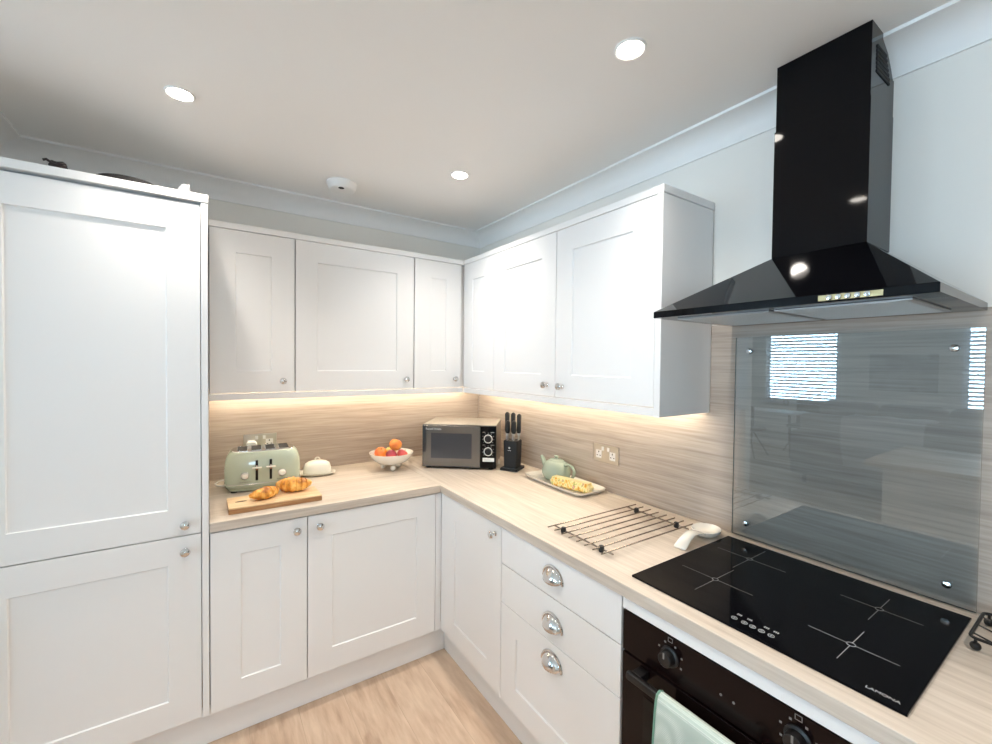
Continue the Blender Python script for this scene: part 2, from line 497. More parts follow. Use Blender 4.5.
# ---- tall fridge housing
TX1 = -1.682
t = thing('tall_cabinet', 'full-height white two-door shaker cabinet beside the end of the worktop', 'cabinet', (0, 0, 0))
obj('body', box(BM(), -2.305, TX1-.002, -.668, -.004, .15, 2.142), M['carcass'], t, 0, .001)
put_door(t, 'door', -2.30, TX1, .876, 2.134, -.692, (-1.732, .92))
put_door(t, 'door', -2.30, TX1, .148, .872, -.692, (-1.732, .818))
obj('filler_panel', box(BM(), -2.398, -2.312, -.69, -.67, .15, 2.142), M['cab'], t, 25, .001)
e = tag(obj('end_panel', box(BM(), -1.6795, -1.657, -.697, -.004, .148, 2.1435), M['cab'], None, 25, .0012), 'tall narrow white panel closing the full-height cabinet next to the worktop end', 'panel')
tag(obj('cornice', box(BM(), -2.398, -1.655, -.700, -.004, 2.1445, 2.174), M['cab'], None, 25, .002), 'white flat top board lying along the top of the full-height cabinet', 'cornice', kind='thing')

# ---- wall units
YF = -.34
def wall_unit(name, label, doors, x0, x1, yf=-.34, depth=.318, rz=0.):
    t = thing(name, label, 'cabinet', (0, 0, 0), rz)
    obj('body', box(BM(), x0, x1, -depth, -.009, 1.391, 2.150), M['carcass'], t, 0, .001)
    for a, b, k in doors: put_door(t, 'door', a, b, 1.390, 2.150, yf, k)
    return t
wall_unit('wall_cabinet', 'narrow single-door white wall cabinet hung beside the full-height cabinet', [(-1.652, -1.297, (-1.351, 1.444))], -1.654, -1.295)
wall_unit('wall_cabinet', 'wide single-door white wall cabinet above the fruit bowl', [(-1.291, -.660, (-.710, 1.445))], -1.2935, -.658)
t = thing('corner_wall_cabinet', 'L-shaped white corner wall cabinet with two narrow doors above the microwave', 'cabinet')
bm = BM(); prism(bm, [(-.6565, -.009), (-.6565, -.318), (-.305, -.318), (-.305, -.685), (-.009, -.685), (-.009, -.009)], 'z', 1.391, 2.150)
obj('body', bm, M['carcass'], t, 0)
put_door(t, 'door', -.654, -.346, 1.390, 2.150, YF, (-.390, 1.443))
dd = put_door(t, 'door', .3435, .684, 1.390, 2.150, 0)
dd.rotation_euler = (0, 0, RB); dd.location = (-.327, -.3435, 1.390)
wall_unit('wall_cabinet', 'double-door white wall cabinet with paired knobs above the teapot tray', [(.688, 1.197, (1.145, 1.443)), (1.201, 1.728, (1.249, 1.441))], .687, 1.7295, -.327, .305, RB)
t = obj('end_panel', box(BM(), 1.731, 1.756, -.329, -.0075, 1.356, 2.150), M['cab'], None, 25, .0012); t.rotation_euler = (0, 0, RB)
tag(t, 'white side panel closing the wall cabinets next to the black extractor hood', 'panel')
tag(obj('cornice', box(BM(), -1.655, -.329, -.343, -.004, 2.152, 2.181), M['cab'], None, 25, .0025), 'white cornice board along the wall cabinets above the fruit bowl', 'cornice', kind='thing')
t = obj('cornice', box(BM(), .0045, 1.7585, -.3285, -.004, 2.152, 2.181), M['cab'], None, 25, .0025); t.rotation_euler = (0, 0, RB)
tag(t, 'white cornice board along the wall cabinets ending near the extractor hood', 'cornice', kind='thing')
tag(obj('pelmet', box(BM(), -1.655, -.329, -.340, -.320, 1.357, 1.387), M['cab'], None, 25, .0015), 'white light pelmet under the wall cabinets above the fruit bowl', 'pelmet', kind='thing')
t = obj('pelmet', box(BM(), .342, 1.730, -.327, -.307, 1.357, 1.387), M['cab'], None, 25, .0015); t.rotation_euler = (0, 0, RB)
tag(t, 'white light pelmet under the wall cabinets above the teapot tray', 'pelmet', kind='thing')
# LED strips tucked under the wall units
tag(obj('led_strip', box(BM(), -1.64, -.14, -.085, -.073, 1.381, 1.389), M['led'], None, 0), 'thin warm lighting strip glowing under the wall cabinets above the fruit bowl', 'light')
t = obj('led_strip', box(BM(), .15, 1.725, -.085, -.073, 1.381, 1.389), M['led'], None, 0); t.rotation_euler = (0, 0, RB)
tag(t, 'thin warm lighting strip glowing under the wall cabinets above the double socket', 'light')

# ---- splashback boards on the walls
tag(obj('splashback_board', box(BM(), -1.655, -.0085, -.007, -.001, .911, 1.389), M['spl_x'], None, 0), 'oak-look splashback board behind the toaster and fruit bowl', 'splashback')
bm = BM(); prism(bm, [(-.008, .911), (-.008, 1.389), (-1.757, 1.389), (-1.757, 1.700), (-3.2, 1.700), (-3.2, .911)], 'x', -.007, -.001)
tag(obj('splashback_board', bm, M['spl_y'], None, 0), 'oak-look splashback board behind the teapot and hob', 'splashback')

# ---- base units
BF = -.697
def base_body(t, x0, x1, d=.672, z1=.871): obj('body', box(BM(), x0, x1, -d, -.006, .15, z1), M['carcass'], t, 0, .001)
t = thing('base_cabinet', 'narrow white base cabinet under the toaster', 'cabinet')
base_body(t, -1.655, -1.300); put_door(t, 'door', -1.653, -1.3015, .148, .866, BF, (-1.344, .817))
t = thing('base_cabinet', 'wide white base cabinet under the fruit bowl', 'cabinet')
base_body(t, -1.298, -.68); put_door(t, 'door', -1.2975, -.685, .148, .866, BF, (-1.251, .819))
obj('corner_post', box(BM(), -.682, -.6505, -.695, -.674, .148, .866, .001), M['cab'], t)
FB = -.652
t = thing('base_cabinet', 'single-door white base cabinet in the inner corner beside the drawers', 'cabinet', (0, 0, 0), RB)
obj('body', box(BM(), .70, 1.246, -.626, -.006, .15, .871), M['carcass'], t, 0, .001)
obj('corner_post', box(BM(), .6955, .738, -.650, -.629, .148, .866, .001), M['cab'], t)
put_door(t, 'door', .7405, 1.247, .148, .866, FB, (1.204, .824))
t = thing('drawer_unit', 'white three-drawer base unit with chrome cup handles beside the oven', 'drawers', (0, 0, 0), RB)
obj('body', box(BM(), 1.249, 1.869, -.626, -.006, .15, .871), M['carcass'], t, 0, .001)
for z0, z1, zc, fl in ((.7195, .866, .787, True), (.5585, .716, .619, True), (.148, .555, .482, False)):
    put_door(t, 'drawer', 1.251, 1.869, z0, z1, FB, None, fl, (1.569, zc))
t = thing('base_cabinet', 'white base cabinet standing on the far side of the oven', 'cabinet', (0, 0, 0), RB)
obj('body', box(BM(), 2.487, 3.10, -.626, -.006, .15, .871), M['carcass'], t, 0, .001)
put_door(t, 'door', 2.489, 3.10, .148, .866, FB, (2.54, .82))
t = obj('filler_strip', box(BM(), 1.874, 2.484, -.652, -.632, .834, .868), M['cab'], None, 25, .001); t.rotation_euler = (0, 0, RB)
tag(t, 'white strip between the worktop edge and the top of the oven', 'strip')
tag(obj('plinth', box(BM(), -2.398, -.606, -.649, -.633, 0.001, .146), M['cab'], None, 25, .001), 'white plinth under the full-height cabinet and the base cabinets beside it', 'plinth', kind='thing')
t = obj('plinth', box(BM(), .633, 3.10, -.604, -.588, 0.001, .146), M['cab'], None, 25, .001); t.rotation_euler = (0, 0, RB)
tag(t, 'white plinth under the drawers and the oven', 'plinth', kind='thing')

# ---- worktops
tag(obj('worktop', box(BM(), -1.6555, -.6645, -.709, -.008, .8725, .910), M['top_x'], None, 25, .0018), 'oak-look worktop run carrying the toaster and bread board', 'worktop')
t = obj('worktop', box(BM(), -.664, -.008, -3.12, -.008, .8725, .910), M['top_y'], None, 25, .0018)
tag(t, 'oak-look worktop run carrying the hob, tray and microwave', 'worktop')

# ------------------------------------------------------------------ oven
t = thing('oven', 'built-in black oven under the hob with a green towel on its handle', 'oven', (0, 0, 0), RB)
obj('body', box(BM(), 1.878, 2.482, -.62, -.02, .16, .83), M['black_matte'], t, 0)
cp = obj('control_panel', box(BM(), 1.876, 2.482, -.652, -.622, .714, .831, .002), M['oven'], t)
dr = obj('oven_door', box(BM(), 1.876, 2.482, -.652, -.622, .235, .708, .003), M['oven'], t)
obj('glass', box(BM(), 1.95, 2.41, -.6535, -.6525, .30, .62), M['black_gloss'], dr, 0)
obj('lower_panel', box(BM(), 1.876, 2.482, -.650, -.622, .162, .231, .002), M['oven'], t)
bm = BM()
box(bm, 1.938, 1.968, -.690, -.653, .676, .700, .003); box(bm, 2.392, 2.422, -.690, -.653, .676, .700, .003)
box(bm, 1.93, 2.43, -.706, -.688, .678, .700, .005)
obj('handle', bm, M['black'], dr)
for kx in (2.03, 2.325):
    k = obj('dial', lathe(BM(), [(.026, 0), (.026, -.004), (.020, -.007), (.0185, -.026), (.016, -.028), (.0005, -.028)], 28, (kx, -.652, .778), 'y'), M['black'], cp)
    bm = BM()
    box(bm, kx-.002, kx+.002, -.6815, -.680, .782, .797)
    obj('pointer', bm, M['print_dim'], k, 0)
    for a in (20, 65, 115, 160, 205, 335):
        ax, az = kx+.035*math.cos(math.radians(a)), .778+.035*math.sin(math.radians(a))
        obj('dial_mark', box(BM(), ax-.0025, ax+.0025, -.6524, -.6518, az-.0025, az+.0025), M['print_dim'], cp, 0)
    bm = BM()
    for q in (-.007, .0055): box(bm, kx+q, kx+q+.0015, -.6524, -.6518, .815, .827)
    box(bm, kx-.007, kx+.007, -.6524, -.6518, .8255, .827); box(bm, kx-.007, kx+.007, -.6524, -.6518, .815, .8165)
    obj('oven_symbol', bm, M['print_dim'], cp, 0)
for q in (2.165, 2.195): obj('indicator_lamp', lathe(BM(), [(.003, 0), (.003, -.001)], 12, (q, -.652, .765), 'y'), M['print_dim'], cp)

# towel over the oven handle (local frame of wall B)
def towel():
    t = thing('tea_towel', 'pale green waffle towel with dark green edging over the oven handle', 'towel', (0, 0, 0), RB)
    bm = BM(); nx, W0, W1 = 26, 2.035, 2.235
    prof = [(-.712, .30)]
    prof = [(-.7155, .30+i*.03) for i in range(13)]+[(-.714, .69), (-.710, .703), (-.700, .708), (-.690, .703), (-.684, .690)]+[(-.680, .66-.03*i) for i in range(9)]
    G = []
    for j, (y, z) in enumerate(prof):
        row = []
        for i in range(nx+1):
            u = i/nx; x = W0+(W1-W0)*u
            hang = max(0, .70-z)
            f = 1 if j < 13 else 0
            row.append(bm.verts.new((x+.012*math.sin(z*9)*hang, y-f*(.006+.010*math.sin(u*9+.4))*min(1, hang*5), z-(.008*u if j < 13 else 0))))
        G.append(row)
    for j in range(len(prof)-1):
        for i in range(nx): bm.faces.new((G[j][i], G[j][i+1], G[j+1][i+1], G[j+1][i]))
    e0 = [v.co.copy() for v in (r[0] for r in G)]; e1 = [v.co.copy() for v in (r[-1] for r in G)]
    o = obj('cloth', bm, M['towel'], t, 180); s = o.modifiers.new('thick', 'SOLIDIFY'); s.thickness = .004; s.offset = 0
    bm = BM(); tube(bm, e0, .0042, 6); tube(bm, e1, .0042, 6)
    obj('piping', bm, M['waffle_edge'], t)
    # little hanging loop at the far top corner
    bm = BM(); tube(bm, arc((W1-.004, -.716, .695), .016, 0, 2*PI*.97, 18, 'xz'), .003, 6)
    obj('hanging_loop', bm, M['waffle_edge'], t)
towel()

# ------------------------------------------------------------------ hob
HX0, HX1, HY0, HY1 = -.609, -.066, -1.870, -2.479
t = thing('induction_hob', 'black glass hob with four cross-marked zones set in the worktop', 'hob', (0, 0, .910))
obj('glass_top', box(BM(), HX0, HX1, HY1, HY0, .0004, .0062, .0008), M['hob'], t)
Z = .0063
def cross(name, cx, cy, a, ln=.092, w=.0011, gap=.008):
    bm = BM()
    for sx, sy in ((1, 0), (-1, 0), (0, 1), (0, -1)):
        L_ = ln
        if sx: box(bm, *(sorted((cx+sx*gap, cx+sx*L_))), cy-w/2, cy+w/2, Z, Z+.0003)
        else: box(bm, cx-w/2, cx+w/2, *(sorted((cy+sy*gap, cy+sy*L_))), Z, Z+.0003)
    ring = [(cx+gap*math.cos(k*PI/8), cy+gap*math.sin(k*PI/8), Z+.0002) for k in range(16)]
    tube(bm, ring, .0008, 4, True)
    return obj('zone_marking', bm, a, t, 0)
cross('z', -.424, -2.021, M['print_dim'], .105); cross('z', -.452, -2.350, M['print'], .083)
cross('z', -.214, -2.338, M['print_dim'], .083); cross('z', -.200, -2.010, M['print_dim'], .105)
bm = BM()
rnd = random.Random(2)
for k, cy in enumerate((-2.152, -2.176, -2.195, -2.215, -2.236)):
    for r_, cx in enumerate((-.572, -.548)):
        if k == 2 and r_: continue
        if r_ == 0:
            tube(bm, [(cx+.006*math.cos(a*PI/6), cy+.0065*math.sin(a*PI/6), Z+.0003) for a in range(12)], .0009, 4, True)
            box(bm, cx-.003, cx+.003, cy-.0008, cy+.0008, Z, Z+.0004); box(bm, cx-.0008, cx+.0008, cy-.003, cy+.003, Z, Z+.0004)
        else:
            for q in (-.006, -.002, .002): box(bm, cx-.0035, cx+.0035, cy+q, cy+q+.0022, Z, Z+.0003)
obj('touch_controls', bm, M['print'], t, 0)
mt = Matrix.Translation((-.5855, -2.4385, Z)) @ Matrix.Rotation(-PI/2, 4, 'Z')
lettering('logo_lettering', 'LAMONA', .0125, M['print'], t, mt)

# ------------------------------------------------------------------ extractor hood
t = thing('extractor_hood', 'black chimney extractor hood on the wall above the hob', 'hood', (0, 0, 0))
GA, GB = -2.480, -1.836
cA, cB, cX = -2.284, -2.049, -.19
bm = BM()
box(bm, -.482, -.0085, GA, GB, 1.691, 1.7105, .001)
obj('rim', bm, M['black_gloss'], t)
bm = BM()
z0, z1 = 1.7107, 1.879
lo = [(-.4815, GA+.0005), (-.0085, GA+.0005), (-.0085, GB-.0005), (-.4815, GB-.0005)]
hi = [(cX, cA), (-.0085, cA), (-.0085, cB), (cX, cB)]
A = [bm.verts.new((x, y, z0)) for x, y in lo]; B_ = [bm.verts.new((x, y, z1)) for x, y in hi]
for i in range(4): bm.faces.new((A[i], A[(i+1) % 4], B_[(i+1) % 4], B_[i]))
bm.faces.new(A[::-1]); bm.faces.new(B_); bmesh.ops.recalc_face_normals(bm, faces=bm.faces[:])
obj('canopy', bm, M['black_gloss'], t, 0, .0012)
obj('chimney', box(BM(), cX, -.0015, cA, cB, 1.8795, 2.27), M['black_gloss'], t, 0, .0012)
up = obj('upper_chimney', prism(BM(), [(cX+.0012, 2.2702), (cX+.0012, H-.001), (-.103, H-.001), (-.103, H-.016), (-.060, H-.038), (-.030, H-.070), (-.012, H-.095), (-.0015, H-.095), (-.0015, 2.2702)], 'y', cA+.0012, cB-.0035), M['black_gloss'], t, 0)
bm = BM()
for k in range(7):
    z = 2.345+k*.011; xx = -.045-.006*max(0, k-1)
    box(bm, -.150, xx, cA-.0010, cA+.0020, z, z+.007)
obj('vent_slot', bm, M['rubber'], up, 0)
bm = BM(); box(bm, -.4845, -.4822, -2.396, -2.280, 1.6945, 1.7075, .0006)
bp = obj('reflection_plate', bm, M['warm_reflection'], t)  # strip coloured to stand in for a warm reflection on the rim
for y in (-2.303, -2.320, -2.337, -2.354, -2.371):
    obj('button', lathe(BM(), [(.0062, 0), (.0062, -.004), (.0052, -.0065), (.0005, -.0068)], 18, (-.4845, y, 1.7008), 'x'), M['chrome'], bp)
for a, b in ((GA+.05, (GA+GB)/2-.006), ((GA+GB)/2+.006, GB-.05)):
    bm = BM(); box(bm, -.43, -.09, a, b, 1.6865, 1.6905, .001)
    f = obj('grease_filter', bm, M['filter'], t)
    bm = BM()
    for k in range(22):
        x = -.42+k*.0148
        box(bm, x, x+.004, a+.012, b-.012, 1.6858, 1.6864)
    obj('filter_mesh', bm, M['steel'], f, 0)

# ------------------------------------------------------------------ glass splashback
t = thing('glass_splashback', 'clear glass splashback panel screwed to the wall behind the hob', 'splashback', (0, 0, 0))
obj('glass_pane', box(BM(), -.021, -.015, -2.480, -1.859, .914, 1.647), [M['splash_glass'], M['glass_edge']], t, 0)
for p in bpy.data.objects['glass_pane'].data.polygons:
    if abs(p.normal.x) < .5: p.material_index = 1
for y, z in ((-1.910, 1.596), (-2.426, 1.596), (-1.910, .966), (-2.426, .966)):
    s = obj('screw_cap', lathe(BM(), [(.010, -.0212), (.010, -.026), (.0085, -.029), (.003, -.0305), (.0003, -.0305)], 24, (0, y, z), 'x'), M['screw'], t)
    obj('spacer', lathe(BM(), [(.006, -.0145), (.006, -.0075)], 16, (0, y, z), 'x'), M['screw'], s)

# ------------------------------------------------------------------ sockets
def socket(loc, rz, label, plug=False):
    t = thing('double_socket', label, 'socket', loc, rz)
    obj('face_plate', box(BM(), -.081, .081, -.0125, -.0075, -.044, .044, .0025), M['nickel'], t)
    for sx in (-1, 1):
        obj('rocker_switch', box(BM(), sx*.018-.007, sx*.018+.007, -.0155, -.0126, .014, .034, .001), M['white_plastic'], t)
        bm = BM(); cx = sx*.044
        box(bm, cx-.018, cx+.018, -.0132, -.0126, -.026, .014, .0002)
        so = obj('outlet', bm, M['white_plastic'], t, 0)
        bm = BM()
        box(bm, cx-.0025, cx+.0025, -.0136, -.0133, .001, .009); box(bm, cx-.013, cx-.006, -.0136, -.0133, -.015, -.011); box(bm, cx+.006, cx+.013, -.0136, -.0133, -.015, -.011)
        obj('pin_slot', bm, M['rubber'], so, 0)
    return t
socket((0, -1.2295, 1.096), RB, 'bronze-silver double wall socket above the end of the tray')
socket((-1.419, 0, 1.096), 0, 'silver double wall socket half hidden behind the toaster')
bm = BM(); loft(bm, [(-.024, 0, 0, .019, .017, 2.6), (-.020, 0, 0, .024, .022, 2.6), (0, 0, 0, .026, .024, 3), (.016, 0, 0, .026, .024, 3), (.022, 0, 0, .020, .018, 3)], 24)
bm.transform(Matrix.Translation((-1.463, -.038, 1.085)) @ Matrix.Rotation(PI/2, 4, 'X'))
tag(obj('power_plug', bm, M['white_plastic']), 'white plug pushed into the wall socket behind the toaster', 'plug')

# ------------------------------------------------------------------ toaster
t = thing('toaster', 'sage green four-slice toaster with cream dials on the worktop', 'toaster', (-1.426, -.234, .910), math.radians(-4))
hw, hd = .166, .108
obj('shell', loft(BM(), [(.020, 0, 0, hw-.006, hd-.006, 4.5), (.028, 0, 0, hw, hd, 4.5), (.045, 0, 0, hw+.001, hd, 4.5), (.105, 0, 0, hw+.002, hd, 4.5), (.142, 0, 0, hw-.001, hd-.003, 4.3), (.168, 0, 0, hw-.008, hd-.010, 4), (.184, 0, 0, hw-.018, hd-.018, 3.8), (.190, 0, 0, hw-.028, hd-.025, 3.8)], 64), M['sage'], t, 50)
obj('base_plinth', loft(BM(), [(.006, 0, 0, hw-.014, hd-.012, 4.5), (.0195, 0, 0, hw-.004, hd-.004, 4.5)], 64), M['sage'], t)
for sx in (-1, 1):
    for sy in (-1, 1): obj('rubber_foot', lathe(BM(), [(.014, .0005), (.014, .0055)], 14, (sx*.125, sy*.075, 0)), M['rubber'], t)
tr = BM()
for k in range(64): pass
ring = []
for k in range(64):
    a = 2*PI*k/64; ca, sa = math.cos(a), math.sin(a); e = 2/4.5
    ring.append(((hw+.001)*math.copysign(abs(ca)**e, ca), (hd+.001)*math.copysign(abs(sa)**e, sa), .040))
tube(tr, ring, .002, 6, True)
obj('chrome_trim', tr, M['chrome'], t)
pl = obj('top_plate', loft(BM(), [(.1902, 0, 0, hw-.028, hd-.025, 3.6), (.193, 0, 0, hw-.031, hd-.028, 3.6)], 48), M['chrome'], t)
for k in range(4):
    cx = -.0915+k*.061
    bm = BM(); box(bm, cx-.0215, cx+.0215, -.066, .066, .1931, .1936)
    obj('bread_slot', bm, M['black_matte'], pl, 0)
    bm = BM()
    tube(bm, [(cx-.0225, -.067, .1938), (cx+.0225, -.067, .1938), (cx+.0225, .067, .1938), (cx-.0225, .067, .1938)], .0016, 5, True)
    obj('slot_rim', bm, M['chrome'], pl)
for sx in (-1, 1):
    cx = sx*.030
    obj('lever_track', box(BM(), cx-.0055, cx+.0055, -hd-.0022, -hd+.004, .055, .152, .001), M['black'], t)
    lv = obj('lever', box(BM(), cx-.021, cx+.021, -hd-.018, -hd-.0024, .115, .121, .0025), M['cream'], t)
    obj('lever_stem', box(BM(), cx-.003, cx+.003, -hd-.004, -hd+.002, .105, .128), M['chrome'], lv)
    cx = sx*.080
    d = obj('dial', lathe(BM(), [(.015, 0), (.015, -.004), (.012, -.006), (.0115, -.014), (.009, -.016), (.0004, -.016)], 26, (cx, -hd-.0015, .082), 'y'), M['cream'], t)
    bm = BM(); tube(bm, [(cx+.0165*math.cos(k*PI/12), -hd-.003, .082+.0165*math.sin(k*PI/12)) for k in range(24)], .0016, 5, True)
    obj('dial_ring', bm, M['chrome'], d)
    bm = BM()
    for q in range(5): box(bm, cx-.022+q*.0098, cx-.022+q*.0098+.005, -hd-.0022, -hd-.0012, .050, .054)
    obj('button_print', bm, M['print_dim'], t, 0)
tag(obj('power_cable', tube(BM(), [(-1.585, -.03, .914), (-1.612, -.05, .914), (-1.630, -.10, .914), (-1.622, -.145, .914), (-1.598, -.160, .914), (-1.584, -.162, .916)], .0038, 8), M['white_plastic']), 'white cable loop lying on the worktop behind the toaster base', 'cable')

# ------------------------------------------------------------------ butter dish
t = thing('butter_dish', 'cream lidded butter dish between the toaster and the fruit bowl', 'dish', (-1.152, -.158, .910), math.radians(-14))
obj('plate', loft(BM(), [(.001, 0, 0, .068, .046, 2.4), (.004, 0, 0, .078, .054, 2.4), (.012, 0, 0, .094, .064, 2.5), (.015, 0, 0, .096, .066, 2.5), (.013, 0, 0, .088, .060, 2.5), (.010, 0, 0, .08, .054, 2.5)], 44), M['cream'], t, 60)
ld = obj('lid', loft(BM(), [(.0135, 0, 0, .073, .048, 2.6), (.020, 0, 0, .074, .049, 2.6), (.045, 0, 0, .070, .046, 2.6), (.064, 0, 0, .064, .040, 2.5), (.076, 0, 0, .046, .029, 2.4), (.082, 0, 0, .022, .014, 2.2), (.083, 0, 0, .004, .004, 2)], 44), M['cream'], t, 60)
obj('lid_handle', tube(BM(), arc((0, 0, .084), .012, 0, PI, 12, 'xz'), .0045, 8), M['cream'], ld)

# ------------------------------------------------------------------ bread board and croissants
t = thing('bread_board', 'wooden bread board carrying two croissants in front of the toaster', 'board', (-1.410, -.561, .910), math.radians(.4))
obj('plank', box(BM(), -.181, .181, -.082, .082, .0202, .0265, .002), M['board'], t)
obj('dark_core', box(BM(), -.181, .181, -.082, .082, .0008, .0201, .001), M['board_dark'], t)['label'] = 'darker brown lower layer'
bm = BM(); loft(bm, [(.0266, -.132, 0, .022, .009, 2), (.0270, -.132, 0, .022, .009, 2)], 20)
obj('finger_hole', bm, M['stalk'], t, 0)

def croissant(name, loc, rz, length, rad, label, bend=.9, seed=1):
    bm = BM(); n, seg = 56, 20; R = []
    for i in range(n+1):
        s = -1+2*i/n
        a = s*bend; Rr = length/(2*bend)
        c = Vector((Rr*math.sin(a), Rr*(1-math.cos(a)), 0))
        tv = Vector((math.cos(a), math.sin(a), 0)); nv = Vector((-math.sin(a), math.cos(a), 0))
        r = rad*(max(.0, 1-abs(s)**1.8)**.75)*.94+.004
        ph = abs(s)*4.6+(.12 if s > 0 else 0); fr = ph-math.floor(ph)
        r *= 1.0+.16*(1-fr)**1.4-.06
        ring = []
        for k in range(seg):
            b = 2*PI*k/seg
            rr = r*(1+.03*math.sin(3*b+seed+i*.3))
            p = c+nv*(rr*math.cos(b))+Vector((0, 0, rr*math.sin(b)*.80))
            p.z = max(p.z+rad*.74, .001)
            ring.append(bm.verts.new(p))
        R.append(ring)
    for a, b in zip(R, R[1:]):
        for k in range(seg):
            j = (k+1) % seg; bm.faces.new((a[k], a[j], b[j], b[k]))
    bm.faces.new(R[0][::-1]); bm.faces.new(R[-1]); bmesh.ops.recalc_face_normals(bm, faces=bm.faces[:])
    o = obj(name, bm, M['croissant'], None, 50); o.location = loc; o.rotation_euler = (0, 0, rz)
    return tag(o, label, 'croissant', 'croissants on the bread board')
croissant('croissant', (-1.449, -.570, .9375), math.radians(24), .135, .031, 'smaller golden croissant beside the finger hole of the bread board', .5, 1)
croissant('croissant', (-1.330, -.518, .9375), math.radians(-20), .165, .041, 'larger golden croissant lying towards the plain end of the bread board', .75, 3)

# ------------------------------------------------------------------ fruit bowl
bx, by = -.757, -.248
t = thing('fruit_bowl', 'cream footed bowl of fruit on the worktop beside the microwave', 'bowl', (bx, by, .910))
prof = [(.0005, .030), (.045, .031), (.075, .040), (.100, .057), (.118, .078), (.1265, .097), (.1275, .100), (.1250, .1005), (.120, .096), (.108, .076), (.090, .058), (.065, .045), (.035, .039), (.0005, .038)]
obj('basin', lathe(BM(), prof, 56, caps=False), M['ceramic'], t, 60)
for a in (-100, 20, 140):
    bm = BM(); ball(bm, (.052*math.cos(math.radians(a)), .052*math.sin(math.radians(a)), .0165), .0165)
    obj('ball_foot', bm, M['ceramic'], t)
def fruit(name, mat, loc, r, label, tilt, sq=.93, cleft=.05):
    bm = BM(); bmesh.ops.create_uvsphere(bm, u_segments=28, v_segments=18, radius=r)
    for v in bm.verts:
        d = v.co/r; a = math.atan2(d.y, d.x)
        k = 1-cleft*math.exp(-(a/.28)**2)*(1-d.z*d.z)
        top = .22*math.exp(-((1-d.z)/.10)) + .06*math.exp(-((1+d.z)/.08))*-1
        v.co = Vector((d.x*k, d.y*k, (d.z-top)*sq))*r
    o = obj(name, bm, mat, None, 180); o.location = loc; o.rotation_euler = tilt
    tag(o, label, 'fruit', 'fruit in the footed bowl')
    obj('stalk', tube(BM(), [(0, 0, r*.70), (.001, 0, r*.84), (.003, .001, r*.95)], .0018, 6), M['stalk'], o)
RV = Vector((.8306, -.557, 0)); FV = Vector((.557, .8306, 0)); c0 = Vector((bx, by, 0))
def at(a, b, z): 
    p = c0+RV*a+FV*b; return (p.x, p.y, z)
fruit('nectarine', M['nectarine'], at(-.060, -.010, 1.006), .037, 'orange nectarine at the outer side of the fruit bowl away from the microwave', (.5, -.3, .3))
fruit('apple', M['apple'], at(-.016, .052, 1.003), .033, 'pale yellow apple behind the other fruit in the bowl', (.3, .2, 1), .9, 0)
fruit('plum', M['plum'], at(.010, -.042, 1.000), .033, 'dark red plum at the front of the fruit bowl', (1.2, .2, 2.0))
fruit('plum', M['pink_fruit'], at(.066, -.004, .999), .032, 'pinkish red plum at the microwave side of the fruit bowl', (.4, .5, .6))
fruit('peach', M['peach'], at(.022, .010, 1.053), .038, 'blushed peach resting on top of the other fruit', (.35, -.25, 2.6))

# ------------------------------------------------------------------ microwave (local: front -y)
MA = math.atan2(-.603+.322, -.250+.592)
t = thing('microwave', 'black countertop microwave standing across the corner of the worktop', 'microwave', ((-.592-.250)/2, (-.322-.603)/2, .910), MA)
w2, dp, h0, h1 = .2215, .335, .010, .264
obj('case', box(BM(), -w2, w2, .022, dp, h0, h1, .004), M['mw_top'], t)
fr = obj('front_frame', box(BM(), -w2, w2, 0, .0215, h0, h1-.002, .003), M['black'], t)
d = obj('door', box(BM(), -w2+.002, .128, -.010, -.0006, h0+.006, h1-.006, .003), M['mw_glass'], t)
obj('door_window', box(BM(), -w2+.055, .078, -.0112, -.0102, h0+.055, h1-.050, .0004), M['mw_window'], d, 0)
obj('edge_strip', box(BM(), -w2+.003, -w2+.024, -.0114, -.0102, h0+.09, h1-.008), M['black'], d, 0)
lettering('logo_lettering', 'Russell Hobbs', .0165, M['print'], d, Matrix.Translation((-w2+.070, -.0118, h1-.026)) @ Matrix.Rotation(PI/2, 4, 'X'), .0002, .0002)
cpn = obj('control_panel', box(BM(), .130, w2-.002, -.008, -.0006, h0+.004, h1-.006, .003), M['black_gloss'], t)
for zc in (.187, .112):
    k = obj('dial', lathe(BM(), [(.0245, 0), (.0245, -.003), (.0185, -.005), (.0175, -.018), (.015, -.020), (.0004, -.020)], 26, (.176, -.008, zc), 'y'), M['black'], cpn)
    bm = BM(); tube(bm, [(.176+.0235*math.cos(q*PI/14), -.0118, zc+.0235*math.sin(q*PI/14)) for q in range(28)], .0024, 5, True)
    obj('dial_ring', bm, M['white_plastic'], k)
    for q in range(9):
        a = math.radians(-40+q*32.5); px, pz = .176+.0335*math.cos(a), zc+.0335*math.sin(a)
        obj('dial_mark', box(BM(), px-.0025, px+.0025, -.0086, -.0079, pz-.002, pz+.002), M['print_dim'], cpn, 0)
    obj('caption_print', box(BM(), .143, .158, -.0086, -.0079, zc+.036, zc+.040), M['print_dim'], cpn, 0)
    bm = box(BM(), .190, .212, -.0086, -.0079, zc+.036, zc+.040)
    obj('caption_print', bm, M['print_dim'], cpn, 0)
sl = obj('sticker', box(BM(), .144, .212, -.0088, -.0081, .052, .074), M['white_plastic'], cpn, 0)
bm = BM()
for q in range(3): box(bm, .150, .205-.01*q, -.0092, -.0089, .056+q*.005, .0575+q*.005)
obj('sticker_print', bm, M['print'], sl, 0)
for sx in (-1, 1):
    for yy in (.03, dp-.03): obj('rubber_foot', lathe(BM(), [(.016, .0006), (.014, .0118)], 14, (sx*.19, yy, 0)), M['rubber'], t)
